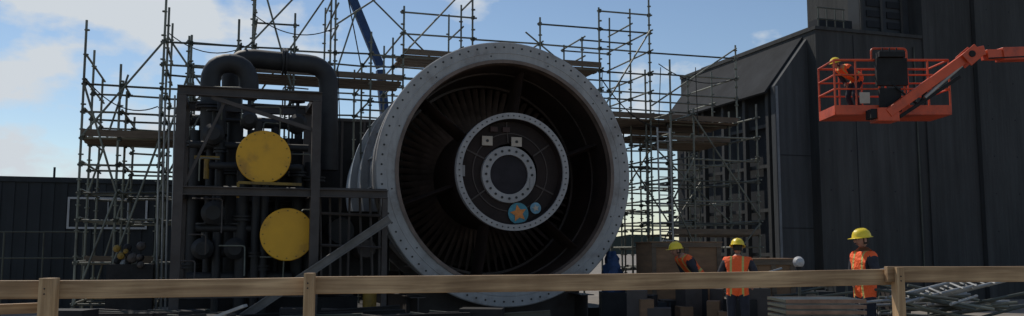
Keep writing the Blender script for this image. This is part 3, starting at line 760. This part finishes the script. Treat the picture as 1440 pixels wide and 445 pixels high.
    for s,(e,w_) in (('left',('el','wl')),('right',('er','wr'))):
        m=MB(); a_=bend(P[e]); b_=bend(P[w_]); d=(b_-a_).normalized(); sx=1 if s=='left' else -1
        side=Vector((0,-1,0)); side=(side-d*side.dot(d)).normalized(); nrm_=d.cross(side)*sx
        Rm=Matrix((d,side,nrm_)).transposed()
        def tp_(v): return b_+Rm@Vector(v)
        pv=[(-.01,-.026,-.016),(-.01,.026,-.016),(.088,.042,-.013),(.092,-.042,-.013),(-.01,-.026,.016),(-.01,.026,.016),(.088,.042,.013),(.092,-.042,.013)]
        m.add([tp_(v) for v in pv],[(0,3,2,1),(4,5,6,7),(0,1,5,4),(1,2,6,5),(2,3,7,6),(3,0,4,7)],M_skin)
        for k,(yy,ln) in enumerate(((.031,.070),(.010,.080),(-.011,.074),(-.031,.056))):
            q0=(.085,yy,0); q1=(.085+ln*.45,yy,-.012); q2=(.085+ln*.7,yy,-.035); q3=(.085+ln*.75,yy,-.055)
            m.tube(tp_(q0),tp_(q1),.0105,M_skin,8,.0095); m.tube(tp_(q1),tp_(q2),.0095,M_skin,8,.0085); m.tube(tp_(q2),tp_(q3),.0085,M_skin,8,.007)
        m.tube(tp_((.02,.028,-.004)),tp_((.055,.060,-.018)),.013,M_skin,8,.011); m.tube(tp_((.055,.060,-.018)),tp_((.085,.066,-.03)),.011,M_skin,8,.008)
        m.obj(s+'_hand',parent=root)
    return root
p=W(1214,353,12.5); person('construction_worker',Vector((p.x,12.5,0)),rad(-76),head_yaw=rad(-4),head_pitch=rad(6),scale=.97,
    pose={'el':(.27,.0,1.16),'wl':(.22,-.22,1.08),'er':(-.26,-.02,1.15),'wr':(-.18,-.24,1.10)})
p=W(1034,353,14); person('construction_worker',Vector((p.x+.02,14.0,0)),rad(160),lean=rad(14),head_pitch=rad(4),scale=.92,
    pose={'el':(.30,-.06,1.18),'wl':(.24,-.30,1.12),'er':(-.30,-.06,1.18),'wr':(-.22,-.3,1.10)})
p=W(974,370,17.5); person('construction_worker',Vector((p.x+.12,17.6,0)),rad(-70),lean=rad(42),head_pitch=rad(-15),
    pose={'kl':(.13,-.2,.50),'kr':(-.13,-.2,.50),'el':(.24,-.08,1.12),'wl':(.18,-.28,1.0),'er':(-.24,-.08,1.12),'wr':(-.18,-.28,1.0)})
p=W(1207,160,Yb+.1); person('construction_worker',Vector((p.x,Yb+.1,ZF)),rad(-70),lean=rad(62),head_pitch=rad(-15),scale=.88,
    pose={'kl':(.13,-.22,.52),'kr':(-.13,-.2,.5),'el':(.24,-.1,1.15),'wl':(.18,-.2,.98),'er':(-.24,-.1,1.15),'wr':(-.18,-.22,.98)})

# ---------------------------------------------------------------- yard clutter
def crate(name,c,size,mt,rz=0.0):
    m=MB(); x,y,z=size; R=Matrix.Rotation(rz,3,'Z')
    m.box((0,0,z/2),(x,y,z),mt)
    for sx in (-1,0,1): m.box((sx*(x/2-.05),-y/2-.012,z/2),(.09,.024,z),M_board)
    for zz in (.05,z-.05): m.box((0,-y/2-.03,zz),(x,.02,.09),M_board)
    m.box((0,0,z+.012),(x+.06,y+.06,.024),mt)
    m.obj(name,Matrix.Translation(c)@Matrix.Rotation(rz,4,'Z'),bevel=.004)
p0=W(903,340,19); p1=W(1002,340,19)
crate('plywood_crate',Vector(((p0.x+p1.x)/2,19,0)),(p1.x-p0.x,1.1,p0.z-.03),M_ply,.15)
p0=W(1052,363,17); p1=W(1110,363,17)
crate('lumber_crate',Vector(((p0.x+p1.x)/2,17,0)),(p1.x-p0.x,.9,p0.z-.03),M_ply,-.1)
m=MB(); c=W(1123,369,14.5); m.lathe([(-.09,0.001),(-.065,.065),(0,.095),(.065,.065),(.09,0.001)],c,M_white,20)
m.tube((c.x,c.y,0),(c.x,c.y,c.z-.08),.025,M_galvd,8); m.tube((c.x,c.y,c.z-.12),(c.x,c.y,c.z-.07),.05,M_blk,12)
for k in range(3):
    t=2*math.pi*k/3; m.tube((c.x,c.y,.3),(c.x+.35*math.cos(t),c.y+.35*math.sin(t),.01),.014,M_galvd,6)
m.obj('globe_work_light')
m=MB(); p=W(864,405,18.9)
rn=random.Random(4); vs=[];fs=[];nx,nz=15,12
for j in range(nz):
    for i in range(nx):
        t=2*math.pi*i/nx; rr=.24*(1-.7*(j/(nz-1))**2)+rn.uniform(-.05,.05); vs.append((p.x+rr*math.cos(t)-.06*j/nz,p.y+rr*math.sin(t),.6+j*.85/(nz-1)))
for j in range(nz-1):
    for i in range(nx): fs.append((j*nx+i,j*nx+(i+1)%nx,(j+1)*nx+(i+1)%nx,(j+1)*nx+i))
fs.append(tuple((nz-1)*nx+i for i in range(nx))); m.add(vs,fs,M_blue)
m.box((p.x,p.y,.3),(.6,.6,.6),M_dark); m.obj('blue_tarp_bundle')
m=MB(); a=W(1095,420,11.5); b=W(1205,420,11.5)
for L_ in range(5):
    z=a.z-.02-L_*.07
    for k in range(26):
        x=a.x+(b.x-a.x)*k/25; m.box((x,11.6,z),(.008,.8,.03),M_galvd)
    for k in range(9): m.box(((a.x+b.x)/2,11.2+k*.1,z+.018),(b.x-a.x,.008,.008),M_galvl)
    for y in (11.2,12.0): m.box(((a.x+b.x)/2,y,z),(b.x-a.x,.01,.045),mat('rusty_edge',(.25,.15,.1),.7,.2,.4,6))
m.box(((a.x+b.x)/2,11.6,(a.z-.34)/2),(1.0,.7,a.z-.36),M_skid); m.obj('steel_grating_stack')
m=MB(); rn=random.Random(12)
for k in range(34):
    x0=W(1330,420,12.5).x+rn.uniform(-.75,.75); y=12.3+rn.uniform(-.5,.8); z=.5+rn.random()*.38
    an=rn.gauss(0,.6); ln=rn.uniform(.35,.75); dz=rn.uniform(-.14,.14)
    m.tube((x0-ln*math.cos(an),y-ln*math.sin(an)*.6,z-dz),(x0+ln*math.cos(an),y+ln*math.sin(an)*.6,z+dz),.021,rn.choice((M_galvl,M_galv,M_galvd)),7)
for k in range(4):
    x0=W(1300+k*30,415,12.2).x; z=.86+.03*k; y=12.0+.15*k; an=rn.uniform(-.5,.5); ca,sa=math.cos(an),math.sin(an)
    for s_ in (0,.32): m.tube((x0-.5*ca,y+s_,z-.12+s_*.2),(x0+.5*ca,y+s_+.1,z+.1+s_*.2),.02,M_galvl,7)
    for q_ in range(4): t=q_/3.; m.tube((x0-.45*ca+.9*ca*t,y,z-.11+.2*t),(x0-.45*ca+.9*ca*t,y+.36,z-.05+.2*t),.015,M_galvl,6)
cxp=W(1330,420,12.5).x
m.box((cxp,12.6,.28),(2.3,1.2,.4),M_skid); m.obj('scaffold_tube_pile')
rn=random.Random(33)
m=MB()
for k in range(30):
    x=W(1065+k*8,400,16).x; y=16+rn.uniform(-1,1.5); z=rn.uniform(.5,.95)
    if k%4==0: m.box((x,y,z/2),(rn.uniform(.3,.6),.6,z),rn.choice((M_dark,M_skid,M_cont)))
    else:
        m.tube((x-rn.uniform(.2,.6),y,z),(x+rn.uniform(.2,.7),y+.2,z+rn.uniform(-.2,.25)),.022,rn.choice((M_galv,M_galvd,M_galvl)),6)
        m.tube((x,y,0),(x,y,z),.02,M_galvd,6)
m.obj('scaffold_parts_rack')
m=MB()
for k in range(18):
    x=W(890+k*9,400,17).x; y=16.6+rn.uniform(-.6,1.0); z=rn.uniform(.35,.8)
    m.box((x,y,z/2),(rn.uniform(.2,.5),.4,z),rn.choice((M_dark,M_skid,M_cont,M_ply)),Matrix.Rotation(rn.uniform(-.4,.4),3,'Z'))
m.obj('pallet_stack')
m=MB()
m.beam(W(300,447,13),W(345,430,13),.2,.04,M_tarp)
for k in range(26):
    x=W(100+k*24,420,14).x; z=rn.uniform(.25,.6); y=14.3+rn.uniform(-.6,.8)
    if k%3==0: m.box((x,y,z/2),(rn.uniform(.25,.7),.5,z),M_dark,Matrix.Rotation(rn.uniform(-.4,.4),3,'Z'))
    else:
        for q_ in range(3): m.ibeam((x-.6,y+q_*.1,z*.7+q_*.03),(x+rn.uniform(.3,.9),y+q_*.15,z*.7+rn.uniform(-.1,.12)),.07,.09,rn.choice((M_skid,M_dark,M_galvd)))
m.obj('steel_offcut_pile')

# ---------------------------------------------------------------- timber guard rail (foreground)
gf=empty('timber_guard_rail')
def plank(name,p,q,ht,th,mt,mid=True):
    p=Vector(p);q=Vector(q); d=q-p; L_=d.length; m=MB(); n=14; vs=[];fs=[]
    for i in range(n+1):
        x=-L_/2+L_*i/n; s=-.006*math.sin(math.pi*i/n)
        for (y,z) in ((-th/2,-ht/2),(th/2,-ht/2),(th/2,ht/2),(-th/2,ht/2)): vs.append((x,y,z+s))
    for i in range(n):
        for k in range(4): fs.append((i*4+k,i*4+(k+1)%4,i*4+4+(k+1)%4,i*4+4+k))
    fs+=[(3,2,1,0),(n*4,n*4+1,n*4+2,n*4+3)]
    m.add(vs,fs,mt); o=m.obj(name,parent=gf,smooth=False,bevel=.004)
    d.normalize(); y=Vector((0,0,1)).cross(d).normalized(); z=d.cross(y)
    o.matrix_local=Matrix.Translation((p+q)/2)@Matrix((d,y,z)).transposed().to_4x4()
def Yf(px): return 4.35+0.9*px/1440
def post(px,ytop):
    Y=Yf(px); c=W(px,ytop,Y-.03); m=MB(); h_=c.z
    m.box((0,0,h_/2),(.042,.085,h_) if px!=75 else (.06,.085,h_),M_post)
    for zz in (.05,.075): m.tube((.0,-.046,h_-zz),(.0,-.04,h_-zz),.004,M_bolt,8)
    o=m.obj('post',parent=gf,smooth=False,bevel=.003); o.location=(c.x,Y-.065,0)
for px,yt in ((75,391),(438,384),(1258,376)): post(px,yt)
plank('top_rail',W(-160,408,Yf(-160)),W(437,402.5,Yf(437)),.089,.038,M_rail)
plank('top_rail',W(440,401.5,Yf(440)),W(1256,389.5,Yf(1256)),.089,.038,M_rail)
plank('top_rail',W(1246,386,Yf(1246)-.055),W(1640,382,Yf(1640)-.055),.089,.038,M_rail)
plank('cleat_rail',W(-160,437,Yf(-160)+.05),W(80,432,Yf(80)+.05),.05,.038,M_rail)
plank('mid_rail',(-3.2,4.25,.65),(4.2,5.5,.65),.089,.038,M_rail)
